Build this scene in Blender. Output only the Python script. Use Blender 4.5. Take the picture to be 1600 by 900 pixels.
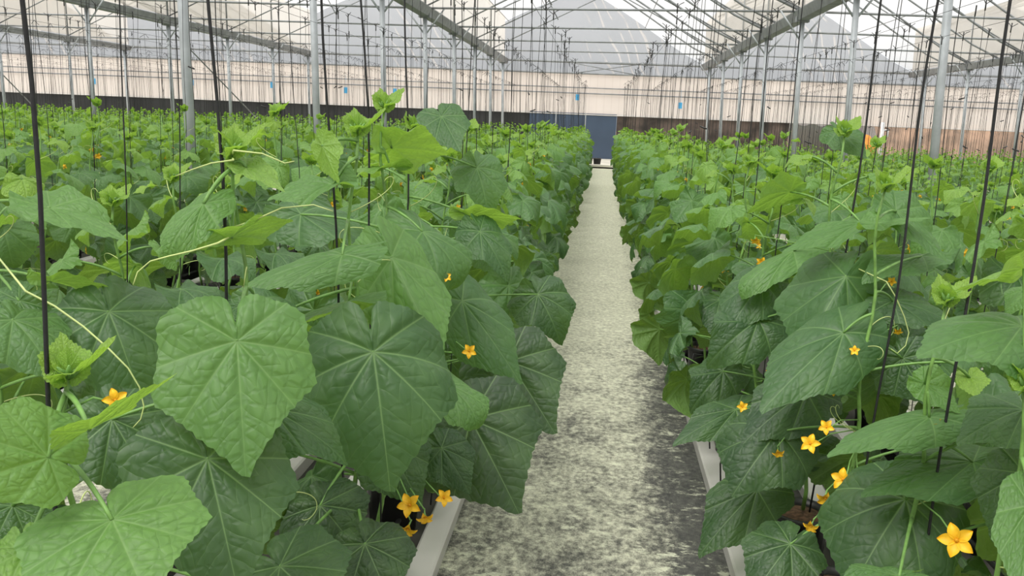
import bpy, math, random
import numpy as np
from mathutils import Vector, Matrix, Euler
R = math.radians
PI = math.pi
rnd = random.Random(7)
for o in list(bpy.data.objects): bpy.data.objects.remove(o)
S = bpy.context.scene
C = S.collection

# ------------------------------------------------------------------ camera
F = 1400.0
H = 1.55
PITCH, YAW, ROLL = R(10.74), R(5.27), R(2.3)
cd = bpy.data.cameras.new('camera'); cam = bpy.data.objects.new('camera', cd); C.objects.link(cam)
cd.sensor_width = 36; cd.lens = 36 * F / 1600; cd.clip_start = .05; cd.clip_end = 400
MR = (Matrix.Rotation(YAW, 3, 'Z') @ Matrix.Rotation(PI/2 - PITCH, 3, 'X') @ Matrix.Rotation(ROLL, 3, 'Z'))
cam.matrix_world = Matrix.Translation((0, 0, H)) @ MR.to_4x4()
S.camera = cam
CP = Vector((0, 0, H))
MI = MR.transposed()
def at(px, py, d):                       # a point seen at that pixel, d metres deep
    return CP + MR @ Vector(((px-800)/F*d, -(py-450)/F*d, -d))
def proj(p):
    q = MI @ (Vector(p) - CP)
    if q.z > -.05: return None
    return (800 + F*q.x/-q.z, 450 - F*q.y/-q.z, -q.z)

# ------------------------------------------------------------------ light
w = bpy.data.worlds.new('overcast_sky'); S.world = w; w.use_nodes = True
nt = w.node_tree; bg = nt.nodes['Background']
tc = nt.nodes.new('ShaderNodeTexCoord'); sx = nt.nodes.new('ShaderNodeSeparateXYZ')
rp = nt.nodes.new('ShaderNodeValToRGB')
nt.links.new(tc.outputs['Generated'], sx.inputs[0]); nt.links.new(sx.outputs['Z'], rp.inputs[0])
e_ = rp.color_ramp.elements.new(.10); e_.color = (1.0, 1.01, 1.02, 1)
rp.color_ramp.elements[0].position = 0.0; rp.color_ramp.elements[0].color = (.50, .54, .58, 1)
rp.color_ramp.elements[-1].position = 1.0; rp.color_ramp.elements[-1].color = (1.5, 1.5, 1.49, 1)
nt.links.new(rp.outputs[0], bg.inputs[0]); bg.inputs[1].default_value = 1.0
sd = bpy.data.lights.new('sun', 'SUN'); sd.energy = 2.9; sd.angle = R(35); sd.color = (1, .98, .94)
sun = bpy.data.objects.new('sun', sd); C.objects.link(sun); sun.rotation_euler = (R(28), R(-18), R(0))
vs = S.view_settings; vs.view_transform = 'Standard'; vs.look = 'None'; vs.gamma = 1; vs.use_curve_mapping = False
vs.exposure = 0.16
S.cycles.transparent_max_bounces = 24

# ------------------------------------------------------------------ materials
class NT:
    def __init__(s, name):
        s.m = bpy.data.materials.new(name); s.m.use_nodes = True
        s.t = s.m.node_tree; s.t.nodes.clear()
        s.out = s.n('ShaderNodeOutputMaterial')
    def n(s, k, **kw):
        x = s.t.nodes.new(k)
        for a, b in kw.items(): setattr(x, a, b)
        return x
    def l(s, a, b): s.t.links.new(a, b)
    def v(s, sock, val):
        if hasattr(val, 'is_linked') or isinstance(val, bpy.types.NodeSocket): s.l(val, sock)
        else: sock.default_value = val
    def math(s, op, a, b=0.0, c=0.0, clamp=False):
        x = s.n('ShaderNodeMath', operation=op); x.use_clamp = clamp
        s.v(x.inputs[0], a); s.v(x.inputs[1], b); s.v(x.inputs[2], c)
        return x.outputs[0]
    def mix(s, f, a, b):
        x = s.n('ShaderNodeMix', data_type='RGBA')
        s.v(x.inputs[0], f); s.v(x.inputs[6], a); s.v(x.inputs[7], b)
        return x.outputs[2]
    def noise(s, vec, scale, detail=3, rough=.5):
        x = s.n('ShaderNodeTexNoise'); x.inputs['Scale'].default_value = scale
        x.inputs['Detail'].default_value = detail; x.inputs['Roughness'].default_value = rough
        if vec is not None: s.l(vec, x.inputs['Vector'])
        return x.outputs['Fac']
    def sstep(s, x, lo, hi):
        m = s.n('ShaderNodeMapRange', interpolation_type='SMOOTHSTEP')
        s.v(m.inputs[0], x); m.inputs[1].default_value = lo; m.inputs[2].default_value = hi
        return m.outputs[0]
def c4(c): return (c[0], c[1], c[2], 1)
def simple(name, col, rough=.5, metal=0, var=.15, scale=8, spec=.5, bump=0):
    t = NT(name); p = t.n('ShaderNodeBsdfPrincipled'); tc = t.n('ShaderNodeTexCoord')
    nz = t.noise(tc.outputs['Object'], scale, 4)
    f = t.sstep(nz, .3, .7)
    t.l(t.mix(f, c4([x*(1-var) for x in col]), c4([min(1, x*(1+var)) for x in col])), p.inputs['Base Color'])
    p.inputs['Roughness'].default_value = rough; p.inputs['Metallic'].default_value = metal
    p.inputs['Specular IOR Level'].default_value = spec
    if bump:
        b = t.n('ShaderNodeBump'); b.inputs['Strength'].default_value = bump; b.inputs['Distance'].default_value = .005
        t.l(nz, b.inputs['Height']); t.l(b.outputs[0], p.inputs['Normal'])
    t.l(p.outputs[0], t.out.inputs[0]); return t.m

def leaf_material(name, mode):
    t = NT(name)
    uv = t.n('ShaderNodeUVMap').outputs[0]
    sp = t.n('ShaderNodeSeparateXYZ'); t.l(uv, sp.inputs[0])
    x = t.math('ABSOLUTE', t.math('SUBTRACT', sp.outputs[0], .5)); y = t.math('SUBTRACT', sp.outputs[1], .5)
    x = t.math('MULTIPLY', x, 2); y = t.math('MULTIPLY', y, 2)
    r = t.math('SQRT', t.math('ADD', t.math('MULTIPLY', x, x), t.math('MULTIPLY', y, y)))
    best = None; along = None
    for a in (0, 40, 78, 122):
        sa, ca = math.sin(R(a)), math.cos(R(a))
        al = t.math('ADD', t.math('MULTIPLY', x, sa), t.math('MULTIPLY', y, ca))     # along the vein
        pe = t.math('ABSOLUTE', t.math('SUBTRACT', t.math('MULTIPLY', x, ca), t.math('MULTIPLY', y, sa)))
        pe = t.math('ADD', pe, t.math('MULTIPLY', t.math('LESS_THAN', al, 0), 5))
        if best is None: best, along = pe, al
        else:
            lt = t.math('LESS_THAN', pe, best)
            along = t.math('ADD', t.math('MULTIPLY', lt, al), t.math('MULTIPLY', t.math('SUBTRACT', 1, lt), along))
            best = t.math('MINIMUM', pe, best)
    wid = t.math('MULTIPLY_ADD', r, -.009, .0125)
    vein = t.math('SUBTRACT', 1, t.math('DIVIDE', best, wid), clamp=True)
    nz = t.noise(uv, 7, 2)
    s2 = t.math('ADD', t.math('SUBTRACT', along, t.math('MULTIPLY', best, .8)), t.math('MULTIPLY', nz, .12))
    sw = t.math('ABSOLUTE', t.math('SINE', t.math('MULTIPLY', s2, PI/.115)))
    vein2 = t.math('SUBTRACT', 1, t.math('DIVIDE', sw, .16), clamp=True)
    vo = t.n('ShaderNodeTexVoronoi', feature='DISTANCE_TO_EDGE'); vo.inputs['Scale'].default_value = 17
    t.l(uv, vo.inputs['Vector'])
    cell = t.sstep(vo.outputs['Distance'], 0, .22)
    hgt = t.math('ADD', t.math('MULTIPLY', t.math('POWER', sw, .6), .55), t.math('MULTIPLY', cell, .40))
    hgt = t.math('MULTIPLY', hgt, t.sstep(best, 0, .05))
    bp = t.n('ShaderNodeBump'); bp.inputs['Strength'].default_value = .42; bp.inputs['Distance'].default_value = .006
    t.l(hgt, bp.inputs['Height'])
    oi = t.n('ShaderNodeObjectInfo')
    if mode == 'object':
        sc = t.n('ShaderNodeSeparateColor'); t.l(oi.outputs['Color'], sc.inputs[0]); age = sc.outputs[0]
        rn = oi.outputs['Random']
    else:
        at_ = t.n('ShaderNodeAttribute', attribute_name='age'); age = at_.outputs['Fac']
        rn = t.noise(t.n('ShaderNodeNewGeometry').outputs['Position'], 3, 1)
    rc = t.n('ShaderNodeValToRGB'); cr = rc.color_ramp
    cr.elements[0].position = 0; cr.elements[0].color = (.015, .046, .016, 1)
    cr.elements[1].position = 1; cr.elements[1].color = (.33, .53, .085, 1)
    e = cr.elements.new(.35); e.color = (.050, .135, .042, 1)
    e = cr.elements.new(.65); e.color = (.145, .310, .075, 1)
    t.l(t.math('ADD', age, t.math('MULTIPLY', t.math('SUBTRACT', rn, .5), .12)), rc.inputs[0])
    mott = t.noise(uv, 4, 3)
    base = t.mix(t.math('MULTIPLY', t.sstep(mott, .35, .75), .22), rc.outputs[0], (.19, .34, .11, 1))
    base = t.mix(t.math('MULTIPLY', t.math('SUBTRACT', 1, cell), .20), base, (.02, .07, .018, 1))
    base = t.mix(t.math('MULTIPLY', vein2, .16), base, (.20, .36, .11, 1))
    base = t.mix(t.math('MULTIPLY', vein, .50), base, (.24, .40, .14, 1))
    geo = t.n('ShaderNodeNewGeometry')
    under = t.mix(.30, base, (.30, .50, .11, 1))
    col = t.mix(geo.outputs['Backfacing'], base, under)
    p = t.n('ShaderNodeBsdfPrincipled'); t.l(col, p.inputs['Base Color'])
    p.inputs['Roughness'].default_value = .50; p.inputs['Specular IOR Level'].default_value = .55
    t.l(bp.outputs[0], p.inputs['Normal'])
    tr = t.n('ShaderNodeBsdfTranslucent')
    tcol = t.mix(.55, col, (.42, .72, .04, 1)); t.l(tcol, tr.inputs[0]); t.l(bp.outputs[0], tr.inputs[1])
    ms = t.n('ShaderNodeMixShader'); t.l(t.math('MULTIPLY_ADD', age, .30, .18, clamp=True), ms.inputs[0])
    t.l(p.outputs[0], ms.inputs[1]); t.l(tr.outputs[0], ms.inputs[2]); t.l(ms.outputs[0], t.out.inputs[0])
    return t.m

def film(name, tint, transp, diff, streak=0.0, rib=0.0):
    t = NT(name); tc = t.n('ShaderNodeTexCoord')
    a = t.n('ShaderNodeBsdfTransparent'); b = t.n('ShaderNodeBsdfTranslucent'); d = t.n('ShaderNodeBsdfDiffuse')
    nz = t.noise(tc.outputs['Object'], .6, 3)
    col = t.mix(t.sstep(nz, .3, .7), c4([x*.93 for x in tint]), c4(tint))
    if rib:
        sp = t.n('ShaderNodeSeparateXYZ'); t.l(tc.outputs['Object'], sp.inputs[0])
        rr = t.math('ABSOLUTE', t.math('SINE', t.math('MULTIPLY', sp.outputs[0], PI/.30)))
        col = t.mix(t.math('MULTIPLY', t.math('SUBTRACT', 1, t.sstep(rr, 0, .25)), rib), col, (.45, .42, .38, 1))
    t.l(col, a.inputs[0]); t.l(col, b.inputs[0]); d.inputs[0].default_value = c4(diff)
    m1 = t.n('ShaderNodeMixShader'); m1.inputs[0].default_value = .35
    t.l(b.outputs[0], m1.inputs[1]); t.l(d.outputs[0], m1.inputs[2])
    m2 = t.n('ShaderNodeMixShader'); m2.inputs[0].default_value = 1-transp
    if streak:       # pale crease lines stretched along the sheet
        sp = t.n('ShaderNodeSeparateXYZ'); t.l(tc.outputs['Object'], sp.inputs[0])
        u = t.math('ADD', sp.outputs[0], t.math('MULTIPLY', sp.outputs[2], .62))
        wob = t.math('MULTIPLY', t.noise(tc.outputs['Object'], .5, 1), 1.4)
        k = t.math('ABSOLUTE', t.math('SINE', t.math('MULTIPLY', t.math('ADD', u, wob), PI/.52)))
        fx = t.math('FRACT', t.math('DIVIDE', t.math('ADD', sp.outputs[0], 28.1), 8.0))
        band = t.math('MULTIPLY', t.sstep(fx, .36, .46), t.sstep(fx, .88, .70))
        s = t.math('MULTIPLY', t.math('MULTIPLY', t.sstep(k, .38, .12), band), t.sstep(t.noise(tc.outputs['Object'], 1.1, 1), .38, .52))
        t.l(t.math('MULTIPLY_ADD', s, streak, 1-transp), m2.inputs[0])
        t.l(t.mix(s, c4(diff), (1, 1, 1, 1)), d.inputs[0])
    t.l(a.outputs[0], m2.inputs[1]); t.l(m1.outputs[0], m2.inputs[2]); t.l(m2.outputs[0], t.out.inputs[0])
    return t.m

def walkway_material():
    t = NT('dusted_weed_mat'); tc = t.n('ShaderNodeTexCoord'); ob = tc.outputs['Object']
    sp = t.n('ShaderNodeSeparateXYZ'); t.l(ob, sp.inputs[0])
    X, Y = sp.outputs[0], sp.outputs[1]
    mp = t.n('ShaderNodeMapping'); mp.inputs['Scale'].default_value = (1, .75, 1); t.l(ob, mp.inputs[0]); v = mp.outputs[0]
    big = t.noise(v, 2.6, 6, .68); fine = t.noise(v, 38, 7, .8); mid = t.noise(v, 8, 4, .65)
    s = t.math('ADD', t.math('MULTIPLY', big, .42), t.math('ADD', t.math('MULTIPLY', fine, .62), t.math('MULTIPLY', mid, .38)))
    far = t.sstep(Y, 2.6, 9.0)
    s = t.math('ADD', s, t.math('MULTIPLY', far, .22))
    er = t.sstep(X, .16, .46)          # swept bare along the right kerb
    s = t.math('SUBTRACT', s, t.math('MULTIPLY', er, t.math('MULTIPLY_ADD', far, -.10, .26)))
    el = t.sstep(X, -.30, -.50); s = t.math('SUBTRACT', s, t.math('MULTIPLY', el, .06))
    dust = t.sstep(s, .54, .86)
    wx = t.math('ABSOLUTE', t.math('SINE', t.math('MULTIPLY', X, PI/.004))); wy = t.math('ABSOLUTE', t.math('SINE', t.math('MULTIPLY', Y, PI/.006)))
    weave = t.math('MULTIPLY', wx, wy)
    line = t.sstep(t.math('ABSOLUTE', t.math('SINE', t.math('MULTIPLY', X, PI/.11))), .03, .0)
    matc = t.mix(t.sstep(fine, .3, .7), (.040, .041, .040, 1), (.125, .125, .112, 1))
    matc = t.mix(t.math('MULTIPLY', line, .4), matc, (.16, .16, .14, 1))
    dc = t.mix(t.sstep(fine, .35, .7), (.36, .36, .28, 1), (.70, .70, .545, 1))
    col = t.mix(dust, matc, dc)
    mp2 = t.n('ShaderNodeMapping'); mp2.inputs['Scale'].default_value = (1, 1.6, 1); t.l(ob, mp2.inputs[0])
    chalk = t.math('MULTIPLY', t.sstep(t.noise(mp2.outputs[0], 9, 8, .78), .53, .62), t.sstep(big, .40, .55))
    col = t.mix(t.math('MULTIPLY', chalk, .75), col, (.76, .78, .60, 1))
    p = t.n('ShaderNodeBsdfPrincipled'); t.l(col, p.inputs['Base Color']); p.inputs['Roughness'].default_value = .85
    b = t.n('ShaderNodeBump'); b.inputs['Strength'].default_value = .4; b.inputs['Distance'].default_value = .003
    t.l(t.math('ADD', weave, dust), b.inputs['Height']); t.l(b.outputs[0], p.inputs['Normal'])
    t.l(p.outputs[0], t.out.inputs[0]); return t.m

M = dict(
    leaf=leaf_material('cucumber_leaf', 'object'), leafm=leaf_material('cucumber_foliage', 'mesh'),
    stem=simple('green_stem', (.16, .31, .07), .5, var=.25, scale=30),
    petiole=simple('pale_green_stalk', (.15, .30, .07), .5, var=.2, scale=30),
    tendril=simple('pale_tendril', (.50, .60, .22), .5, var=.15),
    petal=simple('yellow_petal', (.86, .50, .015), .55, var=.12, scale=60), 
    stamen=simple('orange_stamen', (.72, .33, .01), .6),
    string=simple('black_string', (.012, .013, .014), .6, var=.3, scale=90),
    plastic=simple('black_plastic', (.018, .018, .019), .4, var=.3),
    soil=simple('coco_soil', (.10, .055, .03), .95, var=.5, scale=60, bump=.8),
    white=simple('white_gutter_sheet', (.62, .60, .58), .45, var=.05, scale=3),
    steel=simple('galvanised_steel', (.40, .43, .45), .55, metal=.2, var=.10, scale=6),
    darksteel=simple('weathered_steel', (.25, .265, .275), .6, metal=.1, var=.15, scale=4),
    mat=simple('dark_ground_cover', (.06, .057, .05), .9, var=.5, scale=2.5),
    concrete=simple('pale_concrete', (.55, .53, .46), .85, var=.12, scale=1.5, bump=.3),
    earth=simple('brown_earth_bank', (.52, .36, .26), .95, var=.45, scale=1.2, bump=1),
    brownskirt=simple('brown_vegetation_standin', (.075, .055, .045), .7, var=.8, scale=1.4),
    blue=simple('blue_door_sheet', (.045, .070, .115), .45, var=.06, scale=2),
    black=simple('black_skirt_film', (.020, .021, .022), .5, var=.4, scale=1),
    trap=simple('blue_sticky_card', (.06, .34, .62), .5, var=.05),
    tarp=simple('dark_green_tarp', (.03, .10, .09), .7, var=.3, scale=2),
    orange=simple('orange_plastic', (.75, .30, .05), .5),
    walkway=walkway_material(),
    roof=film('roof_film', (.95, .94, .92), .84, (.9, .88, .84)),
    vent=film('vent_net', (.93, .88, .81), .55, (.86, .81, .74)),
    gable=film('gable_film', (.585, .605, .62), .66, (.50, .54, .57), streak=.5),
    curtain=film('side_curtain', (.93, .905, .875), .22, (.90, .875, .845), rib=.22),
    clear=film('clear_skirt', (.80, .76, .72), .80, (.6, .55, .5)),
)

# ------------------------------------------------------------------ mesh helpers
class MB:
    def __init__(s): s.v = []; s.f = []
    def add(s, v, f):
        o = len(s.v); s.v += [tuple(p) for p in v]; s.f += [tuple(i+o for i in q) for q in f]; return s
    def box(s, a, b):
        x0, y0, z0 = a; x1, y1, z1 = b
        return s.add([(x0,y0,z0),(x1,y0,z0),(x1,y1,z0),(x0,y1,z0),(x0,y0,z1),(x1,y0,z1),(x1,y1,z1),(x0,y1,z1)],
              [(0,3,2,1),(4,5,6,7),(0,1,5,4),(1,2,6,5),(2,3,7,6),(3,0,4,7)])
    def tube(s, pts, rad, n=8, flat=1.0):
        pts = [Vector(p) for p in pts]; k = len(pts)
        rads = rad if isinstance(rad, (list, tuple)) else [rad]*k
        V = []; ref = None
        for i, p in enumerate(pts):
            d = (pts[min(i+1, k-1)] - pts[max(i-1, 0)]).normalized()
            if ref is None: ref = d.orthogonal().normalized()
            u = (ref - d*ref.dot(d)); u = u.normalized() if u.length > 1e-6 else d.orthogonal().normalized()
            ref = u; w_ = d.cross(u)
            for j in range(n):
                a = 2*PI*j/n; V.append(p + (u*math.cos(a)*flat + w_*math.sin(a))*rads[i])
        Fc = [(i*n+j, i*n+(j+1) % n, (i+1)*n+(j+1) % n, (i+1)*n+j) for i in range(k-1) for j in range(n)]
        Fc += [tuple(range(n-1, -1, -1)), tuple(range((k-1)*n, k*n))]
        return s.add(V, Fc)
    def lathe(s, prof, c=(0,0,0), n=20):
        V = [(c[0]+r*math.cos(2*PI*j/n), c[1]+r*math.sin(2*PI*j/n), c[2]+z) for r, z in prof for j in range(n)]
        k = len(prof)
        Fc = [(i*n+j, i*n+(j+1) % n, (i+1)*n+(j+1) % n, (i+1)*n+j) for i in range(k-1) for j in range(n)]
        return s.add(V, Fc)
    def prism(s, prof, y0, y1):           # closed (x,z) outline swept along y
        n = len(prof)
        V = [(x, y0, z) for x, z in prof] + [(x, y1, z) for x, z in prof]
        return s.add(V, [(i, (i+1) % n, n+(i+1) % n, n+i) for i in range(n)] + [tuple(range(n-1, -1, -1)), tuple(range(n, 2*n))])
    def mesh(s, name, m, smooth=True):
        me = bpy.data.meshes.new(name); me.from_pydata(s.v, [], s.f); me.materials.append(m)
        if smooth: me.polygons.foreach_set('use_smooth', [True]*len(me.polygons))
        return me
    def build(s, name, m, parent=None, smooth=True):
        return put(name, s.mesh(name, m, smooth), parent)
def put(name, me, parent=None):
    o = bpy.data.objects.new(name, me); C.objects.link(o)
    if parent is not None: o.parent = parent
    return o
def tag(o, label, cat, group=None, kind=None):
    o['label'] = label; o['category'] = cat
    if group: o['group'] = group
    if kind: o['kind'] = kind
    return o
def struct(name, mb, m, smooth=False):
    o = mb.build(name, m, smooth=smooth); o['kind'] = 'structure'; return o
def empty(name, loc=(0,0,0), rz=0):
    o = bpy.data.objects.new(name, None); C.objects.link(o); o.location = loc; o.rotation_euler = (0,0,rz); o.empty_display_size = .1; return o
KIDS = {}
def copy_tree(o, parent=None):
    c = o.copy(); C.objects.link(c); c.parent = parent
    for k in [k for k in KIDS.get(o.name, ())]: copy_tree(k, c)
    return c
def kids(o):
    for k in o.children: kids(k)
    KIDS[o.name] = list(o.children)
ORD = ['nearest','second','third','fourth','fifth','sixth','seventh','eighth','ninth','tenth','eleventh','twelfth','thirteenth','fourteenth','fifteenth','sixteenth','seventeenth','eighteenth','nineteenth','twentieth']
def ordn(i):
    if i < 20: return ORD[i]
    tens = {2:'twenty',3:'thirty',4:'forty',5:'fifty',6:'sixty',7:'seventy'}[(i+1)//10]
    u = (i+1) % 10
    return (tens[:-1]+'ieth') if u == 0 else tens + '-' + ['first','second','third','fourth','fifth','sixth','seventh','eighth','ninth'][u-1]

# ------------------------------------------------------------------ shell of the greenhouse
YW = 37.3                                            # the gable wall at the far end
LEAN = -.030                                         # the posts tip a little to the left
GX = [-28.1, -20.1, -12.1, -4.1, 3.9, 11.9, 19.9]    # valley gutters
GO = [.9, .9, .6, .58, -.7, -.3, -.3]                 # offset of each post line along the aisle
GZ = 3.85
def lx(x, z): return x + LEAN*z + .11
PROF = [(0,5.35),(.06,5.60),(.12,5.82),(.2,6.08),(.28,6.30),(.35,6.43),(.40,6.48),(.44,6.46),(.5,6.27),(.6,5.82),(.7,5.32),(.8,4.80),(.9,4.30),(1.0,3.92)]
def prof(u):
    for (a, za), (b, zb) in zip(PROF, PROF[1:]):
        if u <= b: return za + (zb-za)*(u-a)/(b-a)
    return PROF[-1][1]
def sx_(g, u): return GX[g] + 8.0*u
fl = MB(); fl.box((-36, -4, -.12), (30, 30.4, 0)); struct('floor', fl, M['mat'])
fl = MB(); fl.box((-36, 30.4, -.12), (30, YW, .05)); struct('floor', fl, M['concrete'])
fl = MB(); fl.box((-120, YW+.1, -.25), (120, 160, -.1)); struct('ground', fl, M['earth'])
for g in range(6):
    mb = MB(); ys = (-4.0, YW)
    V = []; n = len(PROF)
    for y in ys: V += [(lx(sx_(g, u), z+.03), y, z+.03) for u, z in PROF]
    mb.add(V, [(i, i+1, n+i+1, n+i) for i in range(n-1)])
    struct('ceiling', mb, M['roof'], True)
    mb = MB(); x0, x1 = lx(GX[g], 3.95), lx(GX[g], 5.55)
    mb.add([(x0, -4, 3.95), (x0, YW, 3.95), (x1, YW, 5.55), (x1, -4, 5.55)], [(0,1,2,3)])
    struct('ceiling', mb, M['vent'])
    mb = MB()                                        # gable sheet above the curtain
    pts = [(GX[g], 3.42)] + [(sx_(g, u), z) for u, z in PROF] + [(GX[g+1], 3.42)]
    mb.add([(lx(x, z), YW, z) for x, z in pts], [tuple(range(len(pts)))])
    struct('wall_back', mb, M['gable'])
mb = MB(); mb.box((-30, YW-.06, 1.78), (22, YW-.045, 3.40)); struct('wall_back', mb, M['curtain'])
mb = MB(); mb.box((-30, YW-.04, .05), (-3.0, YW, 1.82)); struct('wall_back', mb, M['black'])
mb = MB(); mb.box((.56, YW-.04, .05), (7.4, YW, 1.82)); struct('wall_back', mb, M['brownskirt'])  # opaque brown sheet standing in for dark vegetation seen through clear film
mb = MB(); mb.box((7.4, YW-.02, .05), (22, YW, 1.82)); struct('wall_back', mb, M['clear'])
mb = MB(); mb.box((-36, -4, 0), (-35.95, YW, 3.85)); struct('wall_left', mb, M['curtain'])
mb = MB(); mb.box((29.95, -4, 0), (30, YW, 3.85)); struct('wall_right', mb, M['curtain'])  # unseen side wall, added to cut low-angle light on the foliage
mb = MB(); mb.box((-36, -4.05, 0), (30, -4, 3.85)); struct('wall_front', mb, M['curtain'])  # unseen wall behind the camera, added to hold back low light
# blue sliding door
d = empty('door_1', (-1.0, YW-.08, .05)); d['kind'] = 'structure'
for a, b in ((-2.0, -.92), (-.90, .28), (.30, 1.55)):
    mb = MB(); mb.box((a, -.03, 0), (b, .03, 1.80)); mb.build('door_panel', M['blue'], d, False)
for a in (-.91, .29):
    mb = MB(); mb.box((a-.02, -.05, 0), (a+.02, -.03, 1.80)); mb.build('door_rail', M['steel'], d, False)
# kerb strip under the black skirt, raised platform at the end of the walkway
mb = MB(); mb.box((-8, 30.4, .0), (8, 30.75, .12)); struct('trim_1', mb, M['concrete'])
# outside, seen through the clear skirt on the right
def bank(x0, x1, y, h, m, name, label, cat, seed):
    q = random.Random(seed); mb = MB(); nx, ny = 40, 8; V = []
    for j in range(ny+1):
        for i in range(nx+1):
            t = j/ny; V.append((x0+(x1-x0)*i/nx + q.uniform(-.1,.1), y+t*3.5, -.15 + h*math.sin(min(1, t*1.3)*PI/2)*(1+q.uniform(-.12,.12))))
    mb.add(V, [(j*(nx+1)+i, j*(nx+1)+i+1, (j+1)*(nx+1)+i+1, (j+1)*(nx+1)+i) for j in range(ny) for i in range(nx)])
    return tag(mb.build(name, m), label, cat)
bank(11.6, 30, YW+1.2, 2.1, M['earth'], 'earth_bank', 'bare reddish brown earth bank outside the clear skirt at far right', 'earth bank', 1)
mb = MB(); V = []
for i in range(31):
    for z in (0, .6, 1.2, 1.75): V.append((7.6+i*.08, YW+.8+.06*math.sin(i*1.1+z), z + (.05*math.sin(i*.7) if z > 1 else 0)))
mb.add(V, [(i*4+j, (i+1)*4+j, (i+1)*4+j+1, i*4+j+1) for i in range(30) for j in range(3)])
tp = mb.build('hanging_tarp', M['tarp']); sm = tp.modifiers.new('s', 'SOLIDIFY'); sm.thickness = .01
tag(tp, 'dark green tarp hanging outside the clear skirt, right of the aisle', 'tarp')
mb = MB(); q = random.Random(4); mb.lathe([(0,0),(.42,.02),(.48,.25),(.40,.55),(.22,.72),(0,.76)], n=14)
mb.v = [(x*(1+q.uniform(-.12,.12))*1.2, y*(1+q.uniform(-.12,.12)), z) for x, y, z in mb.v]
o = mb.build('orange_sack', M['orange']); o.location = (10.05, YW-.75, .72); tag(o, 'orange sack on a crate before the far wall, beside a white pipe', 'sack')
mb = MB()
for k in range(4): mb.box((-.5, -.35, .02+k*.17), (.5, .35, .14+k*.17))
for a in (-.48, .42):
    for b_ in (-.33, .27): mb.box((a, b_, 0), (a+.06, b_+.06, .72))
o = mb.build('slatted_crate', M['darksteel'], smooth=False); o.location = (10.05, YW-.75, 0); tag(o, 'grey slatted crate under the orange sack by the far wall', 'crate')
mb = MB(); mb.tube([(0,0,0),(0,0,1.9)], .07, 12); mb.tube([(0,0,1.0),(0,0,1.1)], .09, 12); mb.tube([(0,0,1.6),(.22,0,1.6),(.22,0,1.35)], .04, 8)
o = mb.build('drain_pipe', simple('white_pipe', (.7,.72,.74), .4)); o.location = (10.9, YW-.4, .05); tag(o, 'white upright pipe at the far wall right of the orange sack', 'pipe')

# rails on the far wall, rods and blue cards
for z, r_, nm in ((3.42, .035, 'top'), (2.86, .022, 'upper'), (2.64, .026, 'lower'), (1.80, .02, 'bottom'), (3.86, .045, 'gutter level')):
    mb = MB(); mb.tube([(-30, YW-.12, z), (22, YW-.12, z)], r_, 8)
    tag(mb.build('wall_rail', M['white'] if z == 1.80 else M['darksteel']), f'long thin {"white" if z==1.8 else "grey"} {nm} rail across the far wall', 'rail', 'rails across the far wall')
card = MB(); card.box((-.07, -.004, -.12), (.07, .004, .12)); card.tube([(0,0,.12),(.01,0,.30),(0,0,.62)], .003, 5)
cme = card.mesh('sticky_card', M['trap'], False)
tx = [(147,127),(300,129),(425,133),(540,141),(617,143),(902,152),(1063,165)]
for i, (px, py) in enumerate(tx):
    p = at(px, py, 36.6); s = (YW-.15)/p.y; 
    o = put('sticky_trap', cme); o.location = CP + (p-CP)*s; 
    tag(o, f'small blue sticky trap card before the far wall, {["leftmost","second","third","fourth","fifth","sixth","rightmost"][i]} from the left', 'insect trap', 'blue sticky traps along the far wall')

# ------------------------------------------------------------------ posts, valley gutters, trusses
SIDE = {0:'third valley left of the aisle, outermost', 1:'third valley left of the aisle', 2:'second valley left of the aisle', 3:'first valley left of the aisle', 4:'first valley right of the aisle', 5:'second valley right of the aisle', 6:'third valley right of the aisle'}
for g in (1, 2, 3, 4, 5):
    mb = MB(); x = lx(GX[g], GZ)
    mb.prism([(x-.16,GZ+.05),(x-.13,GZ+.05),(x-.08,GZ-.10),(x+.08,GZ-.10),(x+.13,GZ+.05),(x+.16,GZ+.05),(x+.16,GZ+.03),(x+.10,GZ-.14),(x-.10,GZ-.14),(x-.16,GZ+.03)], -3.5, YW)
    tag(mb.build('valley_gutter', M['darksteel'], smooth=False), f'long grey roof gutter along the {SIDE[g]}', 'gutter', 'valley gutters under the roof')
def fy(g, k): return min(YW-.2, GO[g] + 4.0*k)
pproto = None
for g in (1, 2, 3, 4, 5):
    cnt = 0
    for k in range(1, 10):
        y = GO[g] + 4*k
        if y > YW-.3: y = YW-.25
        q = proj((GX[g], y, 2.2)); 
        if q is None or not (-150 < q[0] < 1750): continue
        if pproto is None:
            pproto = empty('steel_post')
            mb = MB(); mb.tube([(LEAN*0+.11,0,0),(LEAN*GZ+.11,0,GZ-.05)], .05, 16); mb.build('shaft', M['steel'], pproto)
            mb = MB(); mb.box((.01,-.10,0),(.21,.10,.012)); mb.tube([(.11,0,0),(.11,0,.06)], .062, 12); mb.build('base_plate', M['steel'], pproto)
            for s in (-1, 1):
                mb = MB(); mb.tube([(LEAN*3.35+.11, 0, 3.30), (LEAN*GZ+.11+s*.45, 0, GZ+.05)], .018, 8); mb.build('knee_brace', M['steel'], pproto)
            mb = MB(); mb.box((LEAN*GZ-.02, -.09, GZ-.17), (LEAN*GZ+.24, .09, GZ-.05)); mb.build('bracket', M['darksteel'], pproto, False)
            kids(pproto); o = pproto
        else: o = copy_tree(pproto)
        o.location = (GX[g], y, 0)
        tag(o, f'round galvanised post, {ordn(cnt)} from the camera under the {SIDE[g]}', 'post', 'posts under the valley gutters'); cnt += 1
SPN = {1:'second roof span left of centre', 2:'roof span just left of centre', 3:'central roof span over the aisle', 4:'roof span just right of centre', 5:'second roof span right of centre'}
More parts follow.
